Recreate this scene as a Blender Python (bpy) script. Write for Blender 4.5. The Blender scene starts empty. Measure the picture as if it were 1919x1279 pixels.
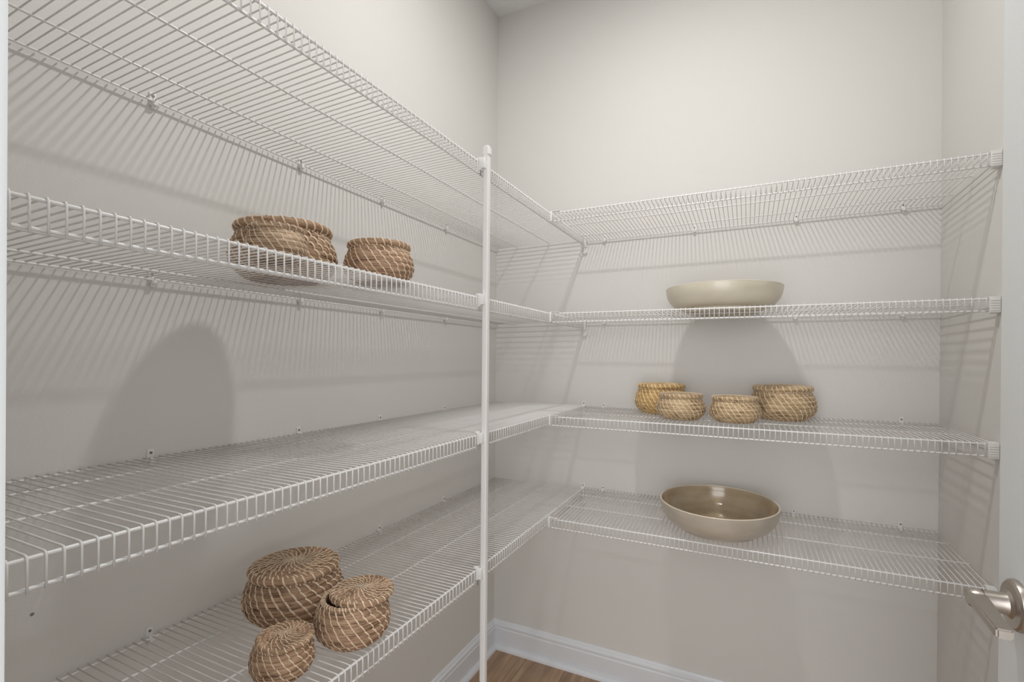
import bpy, bmesh, math, random
from mathutils import Vector, Matrix, noise
random.seed(7)
PI = math.pi
scene = bpy.context.scene
COL = scene.collection

# ------------------------------------------------------------------ camera
CAM = Vector((1.0335, -1.9527, 1.3072))
yaw, pitch, roll = math.radians(25.9739), math.radians(-0.1026), math.radians(0.437)
fw = Vector((-math.sin(yaw), math.cos(yaw), 0)); rt = Vector((math.cos(yaw), math.sin(yaw), 0)); up = Vector((0, 0, 1))
f2 = fw*math.cos(pitch) + up*math.sin(pitch); u2 = up*math.cos(pitch) - fw*math.sin(pitch)
r3 = rt*math.cos(roll) + u2*math.sin(roll); u3 = u2*math.cos(roll) - rt*math.sin(roll)
cd = bpy.data.cameras.new('camera'); cam = bpy.data.objects.new('camera', cd); COL.objects.link(cam)
M = Matrix((( r3.x, u3.x, -f2.x, CAM.x), (r3.y, u3.y, -f2.y, CAM.y), (r3.z, u3.z, -f2.z, CAM.z), (0, 0, 0, 1)))
cam.matrix_world = M
cd.sensor_width = 36; cd.lens = 904.79/1919*36; cd.shift_y = 36.2/1919; cd.clip_start = .01
scene.camera = cam

# ------------------------------------------------------------------ light, exposure
w = bpy.data.worlds.new('world'); scene.world = w; w.use_nodes = True
bg = w.node_tree.nodes['Background']; bg.inputs[0].default_value = (.97, .98, 1.0, 1); bg.inputs[1].default_value = .95
LAMP = Vector((.80, -.91, 2.852))
ld = bpy.data.lights.new('lamp_bulb_light', 'AREA'); ld.shape = 'DISK'; ld.size = .095; ld.energy = 8.5; ld.color = (1.0, .982, .962)
lo = bpy.data.objects.new('lamp_bulb_light', ld); COL.objects.link(lo); lo.location = LAMP
# unseen fill light added behind the camera, standing in for the room outside
ad = bpy.data.lights.new('doorway_fill', 'AREA'); ad.shape = 'RECTANGLE'; ad.size = 2.2; ad.size_y = 2.2; ad.energy = 32; ad.color = (1, .995, 1)
ao = bpy.data.objects.new('doorway_fill', ad); COL.objects.link(ao); ao.location = (1.15, -3.8, 1.5); ao.rotation_euler = (PI/2, 0, 0)
vs = scene.view_settings
scene.display_settings.display_device = 'sRGB'
vs.view_transform = 'Standard'; vs.look = 'None'; vs.gamma = 1; vs.exposure = .66; vs.use_curve_mapping = False

# ------------------------------------------------------------------ materials
def mat(name, col, rough=.5, metal=0, bump=0, bscale=200, var=0, vscale=3, spec=.5, stretch=None):
    m = bpy.data.materials.new(name); m.use_nodes = True; nt = m.node_tree; b = nt.nodes['Principled BSDF']
    b.inputs['Base Color'].default_value = (*col, 1); b.inputs['Roughness'].default_value = rough
    b.inputs['Metallic'].default_value = metal; b.inputs['Specular IOR Level'].default_value = spec
    tc = nt.nodes.new('ShaderNodeTexCoord'); src = tc.outputs['Object']
    if stretch:
        mp = nt.nodes.new('ShaderNodeMapping'); mp.inputs['Scale'].default_value = stretch; nt.links.new(src, mp.inputs[0]); src = mp.outputs[0]
    if var:
        n = nt.nodes.new('ShaderNodeTexNoise'); n.inputs['Scale'].default_value = vscale; nt.links.new(src, n.inputs['Vector'])
        mx = nt.nodes.new('ShaderNodeMix'); mx.data_type = 'RGBA'
        mx.inputs['A'].default_value = (*[c*(1-var) for c in col], 1); mx.inputs['B'].default_value = (*[min(1, c*(1+var)) for c in col], 1)
        nt.links.new(n.outputs['Fac'], mx.inputs['Factor']); nt.links.new(mx.outputs['Result'], b.inputs['Base Color'])
    if bump:
        n = nt.nodes.new('ShaderNodeTexNoise'); n.inputs['Scale'].default_value = bscale; nt.links.new(src, n.inputs['Vector'])
        bp = nt.nodes.new('ShaderNodeBump'); bp.inputs['Strength'].default_value = bump; bp.inputs['Distance'].default_value = .001
        nt.links.new(n.outputs['Fac'], bp.inputs['Height']); nt.links.new(bp.outputs[0], b.inputs['Normal'])
    return m
WALL = mat('wall_paint', (.685, .672, .645), .75, bump=.25, bscale=260, var=.012, vscale=2, spec=.25)
CEIL = mat('ceiling_paint', (.78, .79, .79), .85, bump=.3, bscale=300, spec=.2)
TRIM = mat('trim_paint', (.74, .76, .79), .38, bump=.06, bscale=60)
DOORM = mat('door_paint', (.70, .72, .72), .42, bump=.06, bscale=60)
EPOXY = mat('white_epoxy_wire', (.77, .76, .745), .30, bump=.05, bscale=500)
PLAST = mat('white_plastic', (.78, .77, .75), .40, bump=.05, bscale=400)
SCREW = mat('screw_steel', (.24, .235, .23), .35, metal=.7, var=.1, vscale=800)
NICK = mat('satin_nickel', (.50, .455, .41), .30, metal=1, bump=.15, bscale=90, stretch=(40, 1, 40))
HOLE = mat('hole_dark', (.22, .21, .20), .9, var=.1, vscale=300)

def wood_mat():
    m = bpy.data.materials.new('oak_plank'); m.use_nodes = True; nt = m.node_tree; b = nt.nodes['Principled BSDF']
    tc = nt.nodes.new('ShaderNodeTexCoord'); oi = nt.nodes.new('ShaderNodeObjectInfo')
    ad_ = nt.nodes.new('ShaderNodeVectorMath'); ad_.operation = 'ADD'
    nt.links.new(tc.outputs['Object'], ad_.inputs[0])
    ml = nt.nodes.new('ShaderNodeMath'); ml.operation = 'MULTIPLY'; ml.inputs[1].default_value = 37; nt.links.new(oi.outputs['Random'], ml.inputs[0])
    nt.links.new(ml.outputs[0], ad_.inputs[1])
    mp = nt.nodes.new('ShaderNodeMapping'); mp.inputs['Scale'].default_value = (26, 2.2, 26); nt.links.new(ad_.outputs[0], mp.inputs[0])
    n = nt.nodes.new('ShaderNodeTexNoise'); n.inputs['Scale'].default_value = 1.6; n.inputs['Detail'].default_value = 8; n.inputs['Distortion'].default_value = .6
    nt.links.new(mp.outputs[0], n.inputs['Vector'])
    cr = nt.nodes.new('ShaderNodeValToRGB'); e = cr.color_ramp.elements
    e[0].position = .3; e[0].color = (.27, .165, .095, 1); e[1].position = .72; e[1].color = (.50, .335, .21, 1)
    nt.links.new(n.outputs['Fac'], cr.inputs[0]); nt.links.new(cr.outputs[0], b.inputs['Base Color'])
    b.inputs['Roughness'].default_value = .5
    bp = nt.nodes.new('ShaderNodeBump'); bp.inputs['Strength'].default_value = .2; bp.inputs['Distance'].default_value = .001
    nt.links.new(n.outputs['Fac'], bp.inputs['Height']); nt.links.new(bp.outputs[0], b.inputs['Normal'])
    return m
WOOD = wood_mat()

def grass_mat(name, dark, mid, light):
    m = bpy.data.materials.new(name); m.use_nodes = True; nt = m.node_tree; b = nt.nodes['Principled BSDF']
    uv = nt.nodes.new('ShaderNodeUVMap')
    mp = nt.nodes.new('ShaderNodeMapping'); mp.inputs['Scale'].default_value = (28, 620, 1); nt.links.new(uv.outputs[0], mp.inputs[0])
    n = nt.nodes.new('ShaderNodeTexNoise'); n.inputs['Scale'].default_value = 1; n.inputs['Detail'].default_value = 4; nt.links.new(mp.outputs[0], n.inputs['Vector'])
    mp2 = nt.nodes.new('ShaderNodeMapping'); mp2.inputs['Scale'].default_value = (18, 70, 1); nt.links.new(uv.outputs[0], mp2.inputs[0])
    n2 = nt.nodes.new('ShaderNodeTexNoise'); n2.inputs['Scale'].default_value = 1; nt.links.new(mp2.outputs[0], n2.inputs['Vector'])
    mx = nt.nodes.new('ShaderNodeMix'); mx.inputs['Factor'].default_value = .35
    nt.links.new(n.outputs['Fac'], mx.inputs['A']); nt.links.new(n2.outputs['Fac'], mx.inputs['B'])
    cr = nt.nodes.new('ShaderNodeValToRGB'); e = cr.color_ramp.elements
    e[0].position = .39; e[0].color = (*dark, 1); e[1].position = .64; e[1].color = (*light, 1)
    k = cr.color_ramp.elements.new(.48); k.color = (*mid, 1)
    nt.links.new(mx.outputs['Result'], cr.inputs[0]); nt.links.new(cr.outputs[0], b.inputs['Base Color'])
    b.inputs['Roughness'].default_value = .62; b.inputs['Specular IOR Level'].default_value = .3
    bp = nt.nodes.new('ShaderNodeBump'); bp.inputs['Strength'].default_value = .8; bp.inputs['Distance'].default_value = .0012
    nt.links.new(n.outputs['Fac'], bp.inputs['Height']); nt.links.new(bp.outputs[0], b.inputs['Normal'])
    return m
GRASS = grass_mat('seagrass', (.15, .085, .05), (.38, .235, .145), (.56, .385, .25))
GRASS_GOLD = grass_mat('seagrass_golden', (.27, .15, .055), (.54, .34, .13), (.72, .50, .24))
GRASS_OLIVE = grass_mat('seagrass_olive', (.20, .13, .065), (.46, .33, .185), (.66, .50, .31))
GRASS_GREY = grass_mat('seagrass_greyish', (.15, .095, .058), (.43, .295, .19), (.60, .45, .31))
STITCH = mat('palm_stitch', (.74, .59, .43), .55, var=.15, vscale=120)
STITCH_GOLD = mat('palm_stitch_golden', (.84, .67, .42), .55, var=.15, vscale=120)

def glaze(name, c1, c2, rough):
    m = bpy.data.materials.new(name); m.use_nodes = True; nt = m.node_tree; b = nt.nodes['Principled BSDF']
    tc = nt.nodes.new('ShaderNodeTexCoord'); mp = nt.nodes.new('ShaderNodeMapping'); mp.inputs['Scale'].default_value = (5, 5, 14)
    nt.links.new(tc.outputs['Object'], mp.inputs[0])
    n = nt.nodes.new('ShaderNodeTexNoise'); n.inputs['Scale'].default_value = 2; n.inputs['Detail'].default_value = 5; nt.links.new(mp.outputs[0], n.inputs['Vector'])
    cr = nt.nodes.new('ShaderNodeValToRGB'); e = cr.color_ramp.elements
    e[0].position = .35; e[0].color = (*c1, 1); e[1].position = .65; e[1].color = (*c2, 1)
    nt.links.new(n.outputs['Fac'], cr.inputs[0]); nt.links.new(cr.outputs[0], b.inputs['Base Color'])
    b.inputs['Roughness'].default_value = rough; b.inputs['Coat Weight'].default_value = .4; b.inputs['Coat Roughness'].default_value = .12
    return m
GL_OUT = glaze('glaze_outside', (.43, .38, .31), (.50, .45, .375), .35)
GL_IN = glaze('glaze_inside', (.38, .29, .19), (.47, .38, .26), .16)
GL_RIM = glaze('glaze_rim', (.66, .58, .47), (.72, .64, .52), .3)
GL_OUT2 = glaze('glaze_outside_cream', (.62, .57, .45), (.68, .63, .51), .4)

# ------------------------------------------------------------------ helpers
def link(o, parent=None):
    COL.objects.link(o)
    if parent: o.parent = parent
    return o
def mesh_obj(name, bm, m, parent=None, smooth=True, angle=40):
    me = bpy.data.meshes.new(name); bmesh.ops.recalc_face_normals(bm, faces=bm.faces); bm.to_mesh(me); bm.free()
    ms = m if isinstance(m, (list, tuple)) else [m]
    for q in ms: me.materials.append(q)
    if smooth:
        me.polygons.foreach_set('use_smooth', [True]*len(me.polygons)); me.set_sharp_from_angle(angle=math.radians(angle))
    return link(bpy.data.objects.new(name, me), parent)
def empty(name, loc=(0, 0, 0), rot=(0, 0, 0), parent=None):
    o = bpy.data.objects.new(name, None); o.location = loc; o.rotation_euler = rot; o.empty_display_size = .05
    return link(o, parent)
def tag(o, label, cat, group=None):
    o['label'] = label; o['category'] = cat
    if group: o['group'] = group
    return o
def structure(o): o['kind'] = 'structure'; return o
def box(bm, lo_, hi, bev=0):
    r = bmesh.ops.create_cube(bm, size=1)
    for v in r['verts']:
        v.co = Vector([(lo_[i]+hi[i])/2 + v.co[i]*(hi[i]-lo_[i]) for i in range(3)])
    if bev:
        es = list({e for v in r['verts'] for e in v.link_edges})
        bmesh.ops.bevel(bm, geom=es, offset=bev, segments=2, affect='EDGES', profile=.6)
def newbox(name, lo_, hi, m, parent=None, bev=0):
    bm = bmesh.new(); box(bm, lo_, hi, bev); return mesh_obj(name, bm, m, parent)
def tube(bm, pts, r, seg=8, flat=1, refn=None):
    pts = [Vector(p) for p in pts]; rings = []
    n = None
    for i, p in enumerate(pts):
        d = (pts[min(i+1, len(pts)-1)] - pts[max(i-1, 0)]).normalized()
        if refn is not None: n = (refn[i] - d*refn[i].dot(d)).normalized()
        elif n is None:
            a = Vector((0, 0, 1)) if abs(d.z) < .9 else Vector((1, 0, 0)); n = (a - d*a.dot(d)).normalized()
        else: n = (n - d*n.dot(d)).normalized()
        b = d.cross(n); rr = r[i] if isinstance(r, (list, tuple)) else r
        rings.append([bm.verts.new(p + n*(math.cos(2*PI*k/seg)*rr*flat) + b*(math.sin(2*PI*k/seg)*rr)) for k in range(seg)])
    for a, b in zip(rings, rings[1:]):
        for k in range(seg): bm.faces.new((a[k], a[(k+1) % seg], b[(k+1) % seg], b[k]))
    bm.faces.new(rings[0][::-1]); bm.faces.new(rings[-1])
def rod_obj(name, p, q, r, m, parent, seg=10):
    bm = bmesh.new(); tube(bm, [p, q], r, seg); return mesh_obj(name, bm, m, parent)
def lathe(bm, prof, seg=48, c=(0, 0, 0)):
    rings = []
    for r, z in prof:
        if r < 1e-6: rings.append([bm.verts.new((c[0], c[1], c[2]+z))])
        else: rings.append([bm.verts.new((c[0]+r*math.cos(2*PI*k/seg), c[1]+r*math.sin(2*PI*k/seg), c[2]+z)) for k in range(seg)])
    fs = []
    for a, b in zip(rings, rings[1:]):
        for k in range(seg):
            A = a[k % len(a)], a[(k+1) % len(a)]; B = b[k % len(b)], b[(k+1) % len(b)]
            vs_ = []
            for v in (A[0], A[1], B[1], B[0]):
                if v not in vs_: vs_.append(v)
            if len(vs_) > 2: fs.append(bm.faces.new(vs_))
    return fs
def extrude_profile(name, prof, p0, p1, nrm, m, parent=None, m0=0, m1=0):
    # prof: (out, z) pairs; run from p0 to p1 along the wall; nrm points into the room; m0/m1 mitre factors
    p0, p1, nrm = Vector(p0), Vector(p1), Vector(nrm); d = (p1-p0).normalized(); bm = bmesh.new()
    A = [bm.verts.new(p0 + nrm*o + Vector((0, 0, z)) + d*(o*m0)) for o, z in prof]
    B = [bm.verts.new(p1 + nrm*o + Vector((0, 0, z)) - d*(o*m1)) for o, z in prof]
    n = len(prof)
    for i in range(n): bm.faces.new((A[i], A[(i+1) % n], B[(i+1) % n], B[i]))
    bm.faces.new(A); bm.faces.new(B[::-1])
    return mesh_obj(name, bm, m, parent, angle=25)

# ------------------------------------------------------------------ dimensions
S = .55; ZF = -1.046
W = 2.8679*S; DL = .762*S; DR = .7262*S; LIP = .053*S
H = 2.87; YF = -1.84; TH = .12       # ceiling height, inner face of the doorway wall, wall thickness
JL, JR = .630, 1.375                 # doorway opening
# ------------------------------------------------------------------ room shell
structure(newbox('wall_left', (-.1, YF-TH, 0), (0, .1, H), WALL))
structure(newbox('wall_back', (0, 0, 0), (W, .1, H), WALL))
structure(newbox('wall_right', (W, YF-TH, 0), (W+.1, .1, H), WALL))
structure(newbox('ceiling', (-.1, YF-TH, H), (W+.1, .1, H+.08), CEIL))
bm = bmesh.new()
box(bm, (0, YF-TH, 0), (JL-.018, YF, H)); box(bm, (JR+.018, YF-TH, 0), (W, YF, H)); box(bm, (JL-.018, YF-TH, 2.07), (JR+.018, YF, H))
structure(mesh_obj('wall_front', bm, WALL))
fl = structure(newbox('floor', (-.1, -3.0, -.05), (W+.1, .1, -.012), mat('subfloor', (.12, .09, .07), .8, var=.1)))
PW = .178; x = 0.0; i = 0; planks = {}
while x < W-.002:
    x1 = min(x+PW, W); cuts = [-3.0, -2.1 + .43*((i*2) % 3) - .2, -.62 - .37*((i+1) % 3), 0]
    for a, b in zip(cuts, cuts[1:]):
        bm = bmesh.new(); cx, cy = (x+x1)/2, (a+b)/2
        hx, hy = (x1-x)/2-.0006, (b-a)/2-.0006
        box(bm, (-hx, -hy, -.012), (hx, hy, 0), .0012)
        p = mesh_obj('plank', bm, WOOD, fl); p.location = (cx, cy, 0)
    x = x1; i += 1
bb = [(0, 0), (.013, 0), (.013, .088), (.0105, .092), (.0105, .099), (.0125, .101), (.0115, .107), (.0075, .111), (.0065, .117), (.004, .122), (0, .123)]
shoe = [(.013, 0), (.030, 0), (.0295, .006), (.0275, .012), (.0235, .0165), (.018, .019), (.013, .0195)]
b1 = structure(extrude_profile('baseboard_left', bb, (0, 0, 0), (0, YF, 0), (1, 0, 0), TRIM, m0=1, m1=1))
extrude_profile('shoe_molding', shoe, (0, 0, 0), (0, YF, 0), (1, 0, 0), TRIM, b1, 1, 1)
b2 = structure(extrude_profile('baseboard_back', bb, (0, 0, 0), (W, 0, 0), (0, -1, 0), TRIM, m0=1, m1=1))
extrude_profile('shoe_molding', shoe, (0, 0, 0), (W, 0, 0), (0, -1, 0), TRIM, b2, 1, 1)
b3 = structure(extrude_profile('baseboard_right', bb, (W, 0, 0), (W, YF, 0), (-1, 0, 0), TRIM, m0=1, m1=1))
extrude_profile('shoe_molding', shoe, (W, 0, 0), (W, YF, 0), (-1, 0, 0), TRIM, b3, 1, 1)
b4 = structure(extrude_profile('baseboard_front', bb, (0, YF, 0), (JL-.075, YF, 0), (0, 1, 0), TRIM, m0=1))
# door frame: jambs, head and casing on both faces
t = structure(newbox('trim_1', (JL-.018, YF-TH, 0), (JL, YF, 2.07), TRIM, bev=.001))
structure(newbox('trim_2', (JR, YF-TH, 0), (JR+.018, YF, 2.07), TRIM, bev=.001))
structure(newbox('trim_3', (JL, YF-TH, 2.052), (JR, YF, 2.07), TRIM, bev=.001))
structure(newbox('trim_4', (JL-.066, YF, 0), (JL+.006, YF+.015, 2.112), DOORM, bev=.003))
structure(newbox('trim_5', (JR+.002, YF, 0), (JR+.064, YF+.015, 2.112), TRIM, bev=.003))
structure(newbox('trim_6', (JL+.006, YF, 2.05), (JR+.002, YF+.015, 2.112), TRIM, bev=.003))

# ------------------------------------------------------------------ wire shelves
RW, RR, RF = .00120, .0020, .0022
def wire_mesh(depth, axis, end=-1):
    # a deck wire over the rods, bent down over the front rod; axis 'x' runs out of the left wall, 'y' out of the back wall
    zt = RF+RW
    pts = [(.004, zt), (depth*.5, zt), (depth-.003, zt), (depth+.0012, zt-.0004), (depth+RF+RW-.0004, zt-.0026), (depth+RF+RW, -.003), (depth+RF+RW, -LIP-.0035)]
    bm = bmesh.new()
    tube(bm, [(a, 0, z) if axis == 'x' else (0, -a, z) for a, z in pts], RW, 7)
    me = bpy.data.meshes.new('wire'); bmesh.ops.recalc_face_normals(bm, faces=bm.faces); bm.to_mesh(me); bm.free(); me.materials.append(EPOXY)
    me.polygons.foreach_set('use_smooth', [True]*len(me.polygons)); return me
WL, WR_ = wire_mesh(DL, 'x'), wire_mesh(DR, 'y')
def dirpt(axis, off, run, z): return (off, run, z) if axis == 'x' else (run, -off, z)
def clip_meshes(axis):
    bm = bmesh.new()
    def bx(o0, o1, a, b, z0, z1, bev=.0008):
        p, q_ = dirpt(axis, o0, a, z0), dirpt(axis, o1, b, z1)
        box(bm, [min(p[i], q_[i]) for i in range(3)], [max(p[i], q_[i]) for i in range(3)], bev)
    bx(0, .003, -.006, .006, -.006, .019)          # flange screwed to the wall
    bx(.002, .0125, -.0045, .0045, -.0075, .0045, .0015)   # saddle around the back rod
    bx(.002, .006, -.0035, .0035, -.013, -.006)
    m1_ = bpy.data.meshes.new('wall_clip'); bmesh.ops.recalc_face_normals(bm, faces=bm.faces); bm.to_mesh(m1_); bm.free(); m1_.materials.append(PLAST)
    bm = bmesh.new(); tube(bm, [dirpt(axis, .0025, 0, .012), dirpt(axis, .0044, 0, .012)], .0026, 10)
    m2_ = bpy.data.meshes.new('screw'); bm.to_mesh(m2_); bm.free(); m2_.materials.append(SCREW)
    return m1_, m2_
CL, CR = clip_meshes('x'), clip_meshes('y')
LABS = ['highest', 'second from the top', 'third from the top', 'lowest']
def shelf(side, i, z, sx, sy, label):
    if side == 'L': root = empty('wire_shelf', (0, 0, z), (math.atan(sy), -math.atan(sx), 0)); axis = 'x'; D = DL; offs = [(.1948*S, 'middle_rod'), (.4737*S, 'middle_rod')]; r0, r1 = -.004, YF+.004
    else: root = empty('wire_shelf', (DL+.006, 0, z), (math.atan(sy), -math.atan(sx), 0)); axis = 'y'; D = DR; offs = [(.1827*S, 'middle_rod'), (.4477*S, 'middle_rod')]; r0, r1 = .0055, W-DL-.006-.003
    tag(root, label, 'shelf', 'white wire pantry shelves')
    rod_obj('back_rod', dirpt(axis, .0095, r0, 0), dirpt(axis, .0095, r1, 0), RR, EPOXY, root)
    for o, n in offs: rod_obj(n, dirpt(axis, o, r0, RF-RR), dirpt(axis, o, r1, RF-RR), RR, EPOXY, root)
    f1 = r1 if side == 'L' else r1-.012
    rod_obj('front_rod', dirpt(axis, D, r0, 0), dirpt(axis, D, f1, 0), RF, EPOXY, root)
    rod_obj('lip_rod', dirpt(axis, D, r0, -LIP), dirpt(axis, D, f1, -LIP), RF, EPOXY, root)
    if side == 'L':
        y = -3.1685*S
        while y-.01397 > YF+.01: y -= .01397
        while y < -.006:
            o = bpy.data.objects.new('wire', WL); link(o, root); o.location = (0, y, 0); y += .01397
    else:
        xx = .0065
        while xx < r1+.001:
            o = bpy.data.objects.new('wire', WR_); link(o, root); o.location = (xx, 0, 0); xx += .0135
    cm = CL if side == 'L' else CR
    for r in ((-1.740, -1.4214, -1.0797, -.775, -.4188) if side == 'L' else (.504-DL-.006, .85-DL-.006, 1.1836-DL-.006, 1.482-DL-.006)):
        c = link(bpy.data.objects.new('wall_clip', cm[0]), root); s = link(bpy.data.objects.new('screw', cm[1]), c)
        c.location = dirpt(axis, 0, r, 0)
        s['label'] = 'dark screw head'
    if side == 'L':
        # bracket holding the front edge against the back wall
        bm = bmesh.new()
        box(bm, (DL-.006, -.004, -LIP-.034), (DL+.008, -.0004, .020), .001)
        box(bm, (DL-.009, -.016, -LIP-.006), (DL+.009, -.0035, .007), .0015)
        box(bm, (DL-.002, -.012, -LIP-.026), (DL+.003, -.003, -LIP-.005), .001)
        box(bm, (DL-.008, -.011, -LIP-.030), (DL+.011, -.003, -LIP-.026), .0008)
        br = mesh_obj('wall_bracket', bm, PLAST, root)
        bm = bmesh.new(); tube(bm, [(DL+.001, -.0035, .014), (DL+.001, -.0058, .014)], .0027, 10)
        mesh_obj('screw', bm, SCREW, br)['label'] = 'dark screw head'
    else:
        # ribbed block on the right wall that carries the front edge
        bm = bmesh.new(); x0 = r1-.018
        box(bm, (x0, -D-.0095, -LIP-.004), (r1+.0018, -D-.0040, .0042), .0006)
        box(bm, (x0+.004, -D-.0055, -LIP-.0055), (r1+.0018, -D+.012, -LIP-.0030), .0006)
        box(bm, (x0, -D-.0055, .0036), (r1+.0018, -D+.012, .0056), .0006)
        for k in range(5):
            zz = -LIP+.001+k*.0058; box(bm, (x0+.001, -D-.0104, zz), (r1+.0012, -D-.0090, zz+.0022), .0004)
        mesh_obj('wall_bracket', bm, PLAST, root)
        # plastic connector that hangs the left end on the neighbouring shelf
        bm = bmesh.new()
        box(bm, (-.006, -D-.004, .0046), (.004, -D+.010, .0066), .0006)
        box(bm, (-.0035, -D-.007, -LIP+.001), (.0035, -D-.0036, .0060), .0008)
        box(bm, (-.0035, -D-.0045, .0046), (.030, -D+.004, .0064), .0006)
        mesh_obj('corner_connector', bm, PLAST, root)
    return root
# measured heights and slight sags of each shelf
zL = [(q-ZF)*S for q in (2.2392, 1.6139, .9728, .3428)]
aL, bL = (.0143, .0116, .0083, .0134), (.0076, .0058, 0, -.0021)
eR, aR, bR = (-.0107, .0013, .0001, .0138), (.0261, .0045, .0002, -.0322), (.0011, -.003, .0008, .0018)
for i in range(4):
    shelf('L', i, zL[i], aL[i], bL[i], ['highest long white wire shelf on the left wall, empty', 'long white wire shelf on the left wall with three baskets, above eye level',
          'empty long white wire shelf on the left wall, third from the top', 'lowest long white wire shelf on the left wall, carrying three lidded baskets'][i])
    shelf('R', i, zL[i]+eR[i]*S, bR[i], -aR[i], ['highest white wire shelf on the back wall, empty', 'white wire shelf on the back wall holding the cream bowl, second from top',
          'white wire shelf on the back wall holding four small round baskets', 'lowest white wire shelf on the back wall, holding the wide glazed bowl'][i])
def tilt(side, i, rz=0):
    sx, sy = (aL[i], bL[i]) if side == 'L' else (bR[i], -aR[i])
    return (Matrix.Rotation(-math.atan(sx), 3, 'Y') @ Matrix.Rotation(math.atan(sy), 3, 'X') @ Matrix.Rotation(rz, 3, 'Z')).to_euler()
def zshelf(side, i, x, y):
    if side == 'L': return zL[i] + aL[i]*x + bL[i]*y + RF + 2*RW
    return zL[i] + eR[i]*S + bR[i]*(x-DL) - aR[i]*y + RF + 2*RW

# ------------------------------------------------------------------ support pole
PX, PY = DL+.0165, -.879
pole = tag(empty('support_pole', (PX, PY, 0)), 'slim white vertical pole clipped to the front edges of the left shelves', 'pole')
PT = 1.842
def rsq(bm, h, z0, z1, r, seg=4):
    pts = []
    for cx, cy, a0 in ((h-r, h-r, 0), (-h+r, h-r, PI/2), (-h+r, -h+r, PI), (h-r, -h+r, 1.5*PI)):
        for k in range(seg+1): a = a0+PI/2*k/seg; pts.append((cx+r*math.cos(a), cy+r*math.sin(a)))
    A = [bm.verts.new((x, y, z0)) for x, y in pts]; B = [bm.verts.new((x, y, z1)) for x, y in pts]; n = len(pts)
    for k in range(n): bm.faces.new((A[k], A[(k+1) % n], B[(k+1) % n], B[k]))
    bm.faces.new(A[::-1]); bm.faces.new(B); return B
bm = bmesh.new(); rsq(bm, .0074, .006, PT, .0022); mesh_obj('tube', bm, EPOXY, pole)
bm = bmesh.new(); rsq(bm, .0092, PT-.016, PT+.001, .0035)
top = [f for f in bm.faces if f.normal.z > .9 or all(v.co.z > PT for v in f.verts)]
rsq(bm, .0078, PT+.0005, PT+.005, .0035); rsq(bm, .0055, PT+.0045, PT+.0075, .0035)
mesh_obj('end_cap', bm, PLAST, pole)
bm = bmesh.new(); rsq(bm, .0105, 0, .004, .003); rsq(bm, .009, .004, .022, .003); mesh_obj('foot', bm, PLAST, pole)
for i in range(4):
    zc = zL[i] + aL[i]*DL + bL[i]*PY; bm = bmesh.new()
    box(bm, (-.0145, -.0175, zc-.022), (-.0078, .0085, zc+.010), .0012)
    box(bm, (-.0120, -.0190, zc-.018), (.0020, -.0076, zc+.008), .0012)
    box(bm, (-.021, -.0165, zc+.0045), (-.0078, -.0075, zc+.0105), .001)
    mesh_obj('shelf_clip', bm, PLAST, pole)
    bm = bmesh.new(); tube(bm, [(-.010, -.014, zc-LIP-.006), (-.010, -.014, zc-.021)], .0017, 8); mesh_obj('screw', bm, SCREW, pole)['label'] = 'small dark screw below clip'

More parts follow.
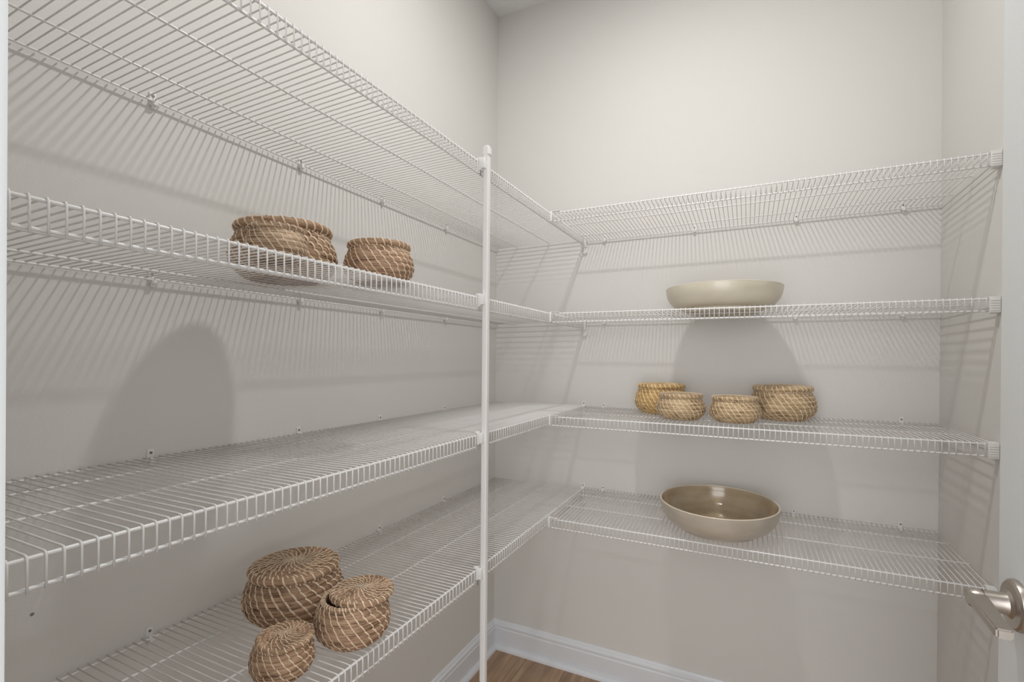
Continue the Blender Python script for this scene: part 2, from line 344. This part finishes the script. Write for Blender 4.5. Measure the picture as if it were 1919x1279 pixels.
# ------------------------------------------------------------------ coiled baskets
def smooth_noise(x, y, z=0): return noise.noise(Vector((x, y, z)))
def basket(name, R, Hh, loc, label, rows, nst, seed, lid_shift=(0, 0, 0), lid_tilt=(0, 0), gold=False, group=None, rz=0, lr=.9):
    G, ST = [(GRASS, STITCH), (GRASS_GOLD, STITCH_GOLD), (GRASS_OLIVE, STITCH), (GRASS_GREY, STITCH)][gold]
    root = empty(name, loc, (0, 0, rz)); tag(root, label, 'basket', group)
    coil = R*.062                                      # half thickness of a coil
    Hb = Hh*.80; zm = Hb*.46; a1 = zm/.77; a2 = (Hb-zm)/.56
    def rad(z): a = a1 if z < zm else a2; return (R-coil*.35)*math.sqrt(max(0, 1-((z-zm)/a)**2))
    # equal-arc samples of the outline
    zs = [Hb*k/200 for k in range(201)]; pts = [(rad(z), z) for z in zs]; L = [0]
    for a, b in zip(pts, pts[1:]): L.append(L[-1]+math.hypot(b[0]-a[0], b[1]-a[1]))
    T = L[-1]
    def outline(s):
        t = max(0, min(1, s))*T; k = 0
        lo2, hi2 = 0, 200
        while hi2-lo2 > 1:
            mid = (lo2+hi2)//2
            if L[mid] <= t: lo2 = mid
            else: hi2 = mid
        a, b = pts[lo2], pts[hi2]; f = (t-L[lo2])/(L[hi2]-L[lo2])
        dx, dz = b[0]-a[0], b[1]-a[1]; l = math.hypot(dx, dz)
        return a[0]+dx*f, a[1]+dz*f, dz/l, -dx/l      # point and outward normal
    amp = T/rows*.25
    def prof_body(s, th):
        r, z, nx, nz = outline(s); c = (s*rows) % 1
        b = amp*(math.sqrt(max(0, 1-(2*c-1)**2))-.6)
        b += amp*.26*math.sin(c*2*PI*4 + 2.2*smooth_noise(th*2.5, s*rows, seed)) + amp*.35*smooth_noise(th*9*R/.1, s*rows*2.2, seed+5)
        wob = 1 + .012*smooth_noise(math.cos(th)*1.2+seed, math.sin(th)*1.2, s*2)
        return (r*wob+nx*b, z+nz*b)
    NS, SEG = rows*9, 96
    bm = bmesh.new(); uvl = bm.loops.layers.uv.new('UVMap'); rings = []; uvs = {}
    def ring(fn, vcoord):
        rg = []
        for k in range(SEG):
            th = 2*PI*k/SEG; r, z = fn(th); v = bm.verts.new((r*math.cos(th), r*math.sin(th), z)); rg.append(v); uvs[v] = (th*R, vcoord, k)
        rings.append(rg)
    ring(lambda th: (.02*R, 0.001), -.03); ring(lambda th: (rad(0)*.97, 0.0), -.005)
    for j in range(NS+1):
        s = j/NS; ring(lambda th, s=s: prof_body(s, th), s*T)
    rt_, zt_ = rad(Hb), Hb
    for j in range(1, 8):                                # rolled rim
        a = -PI/6 + j/8*PI*1.25; ring(lambda th, a=a, j=j: (rt_-coil*.7+coil*.9*math.cos(a), zt_+coil*.35+coil*.8*math.sin(a)+.0003*math.sin(th*nst*2)), T+j*.002)
    ring(lambda th: (rad(zm)-coil*1.6, zm), T+.03); ring(lambda th: (rad(0)-coil, coil), T+.06); ring(lambda th: (.02*R, coil), T+.09)
    def skin(rings):
        for a, b in zip(rings, rings[1:]):
            for k in range(SEG):
                f = bm.faces.new((a[k], a[(k+1) % SEG], b[(k+1) % SEG], b[k]))
                for lp in f.loops:
                    u, v, kk = uvs[lp.vert]
                    if k == SEG-1 and kk == 0: u = 2*PI*R
                    lp[uvl].uv = (u+seed*.37, v+seed*.11)
        bm.faces.new(rings[0][::-1]); bm.faces.new(rings[-1])
    skin(rings); body = mesh_obj('body', bm, G, root, angle=180)
    # stitches
    rnd = random.Random(seed); bm = bmesh.new(); rs = R*.0175
    sp = 2*PI/nst
    for row in range(rows):
        for j in range(nst):
            th0 = j*sp - (row)*sp*.52 + rnd.uniform(-.06, .06)*sp; slant = sp*(.50+rnd.uniform(-.08, .08))
            P, N = [], []
            for k in range(6):
                f = k/5; s = (row + .02 + f*1.0)/rows; th = th0 - slant*(f**1.4) ; r, z, nx, nz = outline(min(1, s)); c = f
                b = amp*(math.sqrt(max(0, 1-(2*c-1)**2))-.55) + rs*.45
                P.append(((r+nx*b)*math.cos(th), (r+nx*b)*math.sin(th), z+nz*b)); N.append(Vector((nx*math.cos(th), nx*math.sin(th), nz)))
            tube(bm, P, rs*rnd.uniform(.85, 1.15), 6, .5, N)
    for j in range(nst*2):                               # wrapping on the rim
        th0 = j*sp/2 + rnd.uniform(-.03, .03); P, N = [], []
        for k in range(6):
            a = -PI*.35 + k/5*PI*1.2; th = th0 - k*sp*.06
            r = rt_-coil*.7+coil*1.0*math.cos(a); z = zt_+coil*.35+coil*.92*math.sin(a)
            P.append((r*math.cos(th), r*math.sin(th), z)); N.append(Vector((math.cos(a)*math.cos(th), math.cos(a)*math.sin(th), math.sin(a))))
        tube(bm, P, rs, 6, .5, N)
    st = mesh_obj('body_stitching', bm, ST, body); st['kind'] = 'stuff'; st['label'] = 'pale palm stitches in slanting lines'
    # lid: flat spiral of coils with a rounded edge
    RL = R*lr; ct = coil*1.6; dome = Hh*.045; lidz = Hb+coil*1.15
    nr = max(4, round(RL/(2*coil*1.12))); cw = RL/nr
    def lidz_at(r): return ct + dome*(1-(r/RL)**2)
    lid = empty('lid', (lid_shift[0], lid_shift[1], lidz+lid_shift[2]), (lid_tilt[0], lid_tilt[1], 0), root)
    bm = bmesh.new(); uvl = bm.loops.layers.uv.new('UVMap'); rings = []; uvs = {}
    ring(lambda th: (.001, -.001), 0); ring(lambda th: (RL*.9, -ct*.25), RL*.9)
    for j in range(1, 12):                               # rounded edge
        a = -PI/2 + j/12*PI*.85
        ring(lambda th, a=a, j=j: (RL-ct*.95+ct*.95*math.cos(a)+.0005*smooth_noise(th*6, a, seed), ct*.35+ct*.95*math.sin(a)*.9+.0004*smooth_noise(th*8, a*3, seed)+.0008*math.sin(th*2+seed)), RL+j*.003)
    r = RL-ct*.95
    NRG = nr*7
    for j in range(NRG):
        rr = (RL-ct*1.0)*(1-(j+.5)/NRG); c = (rr/cw + .15) % 1
        bmp = ct*.32*(math.sqrt(max(0, 1-(2*c-1)**2))-.4)
        ring(lambda th, rr=rr, bmp=bmp: (rr, lidz_at(rr)-ct*.12+bmp+.0007*smooth_noise(th*7*rr/.08, rr*400, seed)+.0008*math.sin(th*2+seed)), RL+.04+(RL-rr))
    skin(rings)
    # skin() uses the shared ring lists
    lm = mesh_obj('lid_coils', bm, G, lid, angle=180)
    bm = bmesh.new()
    for j in range(nst):
        n2 = nst; th0 = j*2*PI/n2 + rnd.uniform(-.03, .03); P, N = [], []
        for k in range(7):
            a = -PI*.42 + k/6*PI*.95; th = th0 - k*.55*sp/6
            r = RL-ct*.95+ct*1.02*math.cos(a); z = ct*.35+ct*1.0*math.sin(a)*.92
            P.append((r*math.cos(th), r*math.sin(th), z)); N.append(Vector((math.cos(a)*math.cos(th), math.cos(a)*math.sin(th), math.sin(a))))
        tube(bm, P, rs*1.05, 6, .5, N)
    for q_ in range(nr):
        r_out = RL-ct*.55-q_*cw*.97; r_in = r_out-cw
        if r_out < cw*.5: break
        r_in = max(r_in, .0012)
        n2 = int(nst*1.0) if q_ < nr*.4 else (int(nst*.7) if q_ < nr*.7 else int(nst*.4))
        for j in range(n2):
            th0 = j*2*PI/n2 - q_*.55*sp + rnd.uniform(-.05, .05); P, N = [], []
            for k in range(5):
                f = k/4; rr = r_out+(r_in-r_out)*f; th = th0 - f*.6*2*PI/n2
                P.append((rr*math.cos(th), rr*math.sin(th), lidz_at(rr)+ct*.20*math.sin(PI*f)-ct*.02)); N.append(Vector((0, 0, 1)))
            tube(bm, P, rs*.85, 6, .5, N)
    ls = mesh_obj('lid_stitching', bm, ST, lid); ls['kind'] = 'stuff'; ls['label'] = 'pale palm stitches swirling over the coils'
    return root
BA = [  # name-independent: R, H, shelf side, shelf index, x, y, label, rows, stitches, seed, shift, tilt, gold, group
    (.101, .111, 'L', 1, .193, -1.278, 'large round lidded seagrass basket on the second left shelf, behind a smaller one', 8, 30, 1, (0, 0, 0), (0, 0), 0, 'baskets on the second left shelf', 0),
    (.047, .058, 'L', 1, .343, -1.414, 'small lidded seagrass basket in front of the large one on the second left shelf', 6, 22, 2, (0, 0, 0), (0, 0), 3, 'baskets on the second left shelf', 1.),
    (.072, .086, 'L', 1, .335, -1.160, 'medium lidded seagrass basket standing apart, nearest the pole on the second left shelf', 7, 26, 3, (0, 0, 0), (0, 0), 0, 'baskets on the second left shelf', 2.),
    (.098, .111, 'L', 3, .187, -1.243, 'largest brown seagrass basket with a domed lid on the lowest left shelf', 8, 30, 4, (0, 0, 0), (0, 0), 0, 'baskets on the lowest left shelf', .4),
    (.069, .096, 'L', 3, .364, -1.259, 'medium seagrass basket with its lid pushed aside leaving a dark gap', 7, 26, 5, (.011, .013, .001), (.02, .03), 0, 'baskets on the lowest left shelf', 0),
    (.051, .068, 'L', 3, .334, -1.390, 'smallest seagrass basket on the lowest left shelf, cut by the bottom of the photo', 6, 22, 6, (.002, .004, 0), (0, .03), 0, 'baskets on the lowest left shelf', 0),
    (.094, .112, 'R', 2, .750, -.118, 'golden seagrass basket at the left back of the third back-wall shelf', 8, 32, 7, (0, 0, 0), (0, 0), 1, 'baskets on the back wall shelf', 0),
    (.077, .087, 'R', 2, .837, -.270, 'smaller lidded basket overlapping the golden basket on the back wall shelf', 7, 28, 8, (0, 0, 0), (0, 0), 2, 'baskets on the back wall shelf', 1.),
    (.076, .083, 'R', 2, .999, -.268, 'small lidded basket in front of the right large basket on the back wall shelf', 7, 28, 9, (0, 0, 0), (0, 0), 2, 'baskets on the back wall shelf', 2.),
    (.100, .115, 'R', 2, 1.139, -.115, 'large lidded basket at the right end of the row on the back wall shelf', 8, 32, 10, (0, 0, 0), (0, 0), 2, 'baskets on the back wall shelf', 3.)]
for R_, H_, sd, si, x_, y_, lab, rows, nst, seed, sh, tl, gold, grp, rz in BA:
    lr_ = .85 if 'pushed aside' in lab else .9
    bk = basket('seagrass_basket', R_, H_, (x_, y_, zshelf(sd, si, x_, y_)), lab, rows, nst, seed, sh, tl, gold, grp, rz, lr_)
    bk.rotation_euler = tilt(sd, si, rz)

# ------------------------------------------------------------------ bowls
def bowl(R, Hh, loc, label, mo, flare=0):
    root = empty('ceramic_bowl', loc); tag(root, label, 'bowl', 'ceramic bowls on the back wall shelves')
    out = [(0, .006), (.60, .006), (.62, 0), (.66, 0), (.675, .008), (.69, .012)]
    out = [(r*R, z) for r, z in out]
    for k in range(1, 15):
        a = k/14; out.append((R*(.69+.31*math.sin(a*PI/2)**.80), .012+(Hh-.012)*(1-math.cos(a*PI/2))**.86 if a < 1 else Hh))
    inn = [(R-.0045, Hh)]
    for k in range(13, -1, -1):
        a = k/14; inn.append((R*(.675+.300*math.sin(a*PI/2)**.80) - .003, .019+(Hh-.019)*(1-math.cos(a*PI/2))**.86))
    inn += [(R*.3, .0165), (0, .016)]
    bm = bmesh.new(); lathe(bm, out, 72); mesh_obj('outer_wall', bm, mo, root, angle=35)
    bm = bmesh.new(); lathe(bm, inn, 72); mesh_obj('inner_wall', bm, GL_IN, root, angle=35)
    bm = bmesh.new(); n = 72; pr = []
    for k in range(9): a = 2*PI*k/8; pr.append((R-.00225+.0027*math.cos(a), Hh+.0006+.0018*math.sin(a)))
    lathe(bm, pr, 72); rim = mesh_obj('rim', bm, GL_RIM, root, angle=180); rim['label'] = 'pale cream rim'
    return root
bowl(.177, .088, (.952, -.262, zshelf('R', 3, .952, -.262)), 'wide shallow brown glazed bowl with a cream rim on the lowest back shelf', GL_OUT).rotation_euler = tilt('R', 3)
bowl(.180, .080, (.957, -.195, zshelf('R', 1, .957, -.195)), 'wide cream ceramic bowl seen from below on the second back-wall shelf', GL_OUT2).rotation_euler = tilt('R', 1)

# ------------------------------------------------------------------ door and lever handle
DX = 1.335; DY0, DY1 = YF+.008, -1.094
bm = bmesh.new(); box(bm, (DX, DY0, .012), (DX+.035, DY1, 2.045), .0025)
door = structure(mesh_obj('door_1', bm, DOORM))
for z0, z1 in ((.22, .90), (1.08, 1.90)):               # raised panel mouldings on the stile-and-rail face
    bm = bmesh.new()
    y0, y1 = DY0+.12, DY1-.12
    for lo_, hi in (((DX-.004, y0, z0), (DX+.001, y1, z0+.02)), ((DX-.004, y0, z1-.02), (DX+.001, y1, z1)), ((DX-.004, y0, z0), (DX+.001, y0+.02, z1)), ((DX-.004, y1-.02, z0), (DX+.001, y1, z1))):
        box(bm, lo_, hi, .0015)
    box(bm, (DX-.002, y0+.05, z0+.05), (DX+.001, y1-.05, z1-.05), .0008)
    mesh_obj('panel', bm, DOORM, door)
HY, HZ = -1.149, 1.010
hd = empty('lever_handle', (DX, HY, HZ)); tag(hd, 'satin nickel lever handle with a round rose on the white door', 'handle')
hd.parent = door; del hd['category']; del hd['label']
bm = bmesh.new()
def lathe_x(prof, seg=40):
    fs = lathe(bm, prof, seg)
    for v in {v for f in fs for v in f.verts}: v.co = Vector((-v.co.z, v.co.y, v.co.x))
lathe_x([(0, 0), (.0305, 0), (.031, .003), (.0297, .0065), (.027, .0085), (.017, .0095), (.0135, .0125), (.0125, .018), (.0122, .030), (.0122, .0338)])
lathe_x([(0, .0333), (.0115, .0333), (.0115, .0345), (.0122, .0350), (.0122, .0360), (.0122, .0420), (.0100, .0465), (.0080, .0485), (0, .0488)])
mesh_obj('rose', bm, NICK, hd, angle=30)
bm = bmesh.new()
pts = [(-.0500, .0085), (-.0508, -.010), (-.0568, -.099), (-.0558, -.102), (-.0420, -.102), (-.0408, -.099), (-.0345, -.030), (-.0325, -.008), (-.0325, .004), (-.0360, .0090)]
A = [bm.verts.new((x_, y_, .0090)) for x_, y_ in pts]; B = [bm.verts.new((x_, y_, -.0020)) for x_, y_ in pts]
for k in range(len(pts)): bm.faces.new((A[k], A[(k+1) % len(pts)], B[(k+1) % len(pts)], B[k]))
bm.faces.new(A); bm.faces.new(B[::-1])
bmesh.ops.bevel(bm, geom=list(bm.edges), offset=.0016, segments=2, affect='EDGES')
mesh_obj('lever', bm, NICK, hd, angle=30)
newbox('latch_plate', (DX+.006, DY1-.001, HZ-.028), (DX+.029, DY1+.0012, HZ+.028), NICK, door, .0005)

# ------------------------------------------------------------------ ceiling lamp (above the frame)
lamp = tag(empty('ceiling_lamp', (LAMP.x, LAMP.y, H)), 'flush round white ceiling lamp over the middle of the pantry', 'lamp')
bm = bmesh.new(); lathe(bm, [(0, -.010), (.066, -.010), (.068, -.0165), (.074, -.017), (.088, -.010), (.092, -.002), (.092, 0), (0, 0)], 48)
mesh_obj('base', bm, PLAST, lamp, angle=35)
# small nail mark low on the left wall
bm = bmesh.new(); tube(bm, [(-.002, -1.591, .890), (.0004, -1.591, .890)], .0028, 10)
wl = bpy.data.objects['wall_left']; mesh_obj('nail_hole', bm, HOLE, wl)['label'] = 'small grey nail hole'
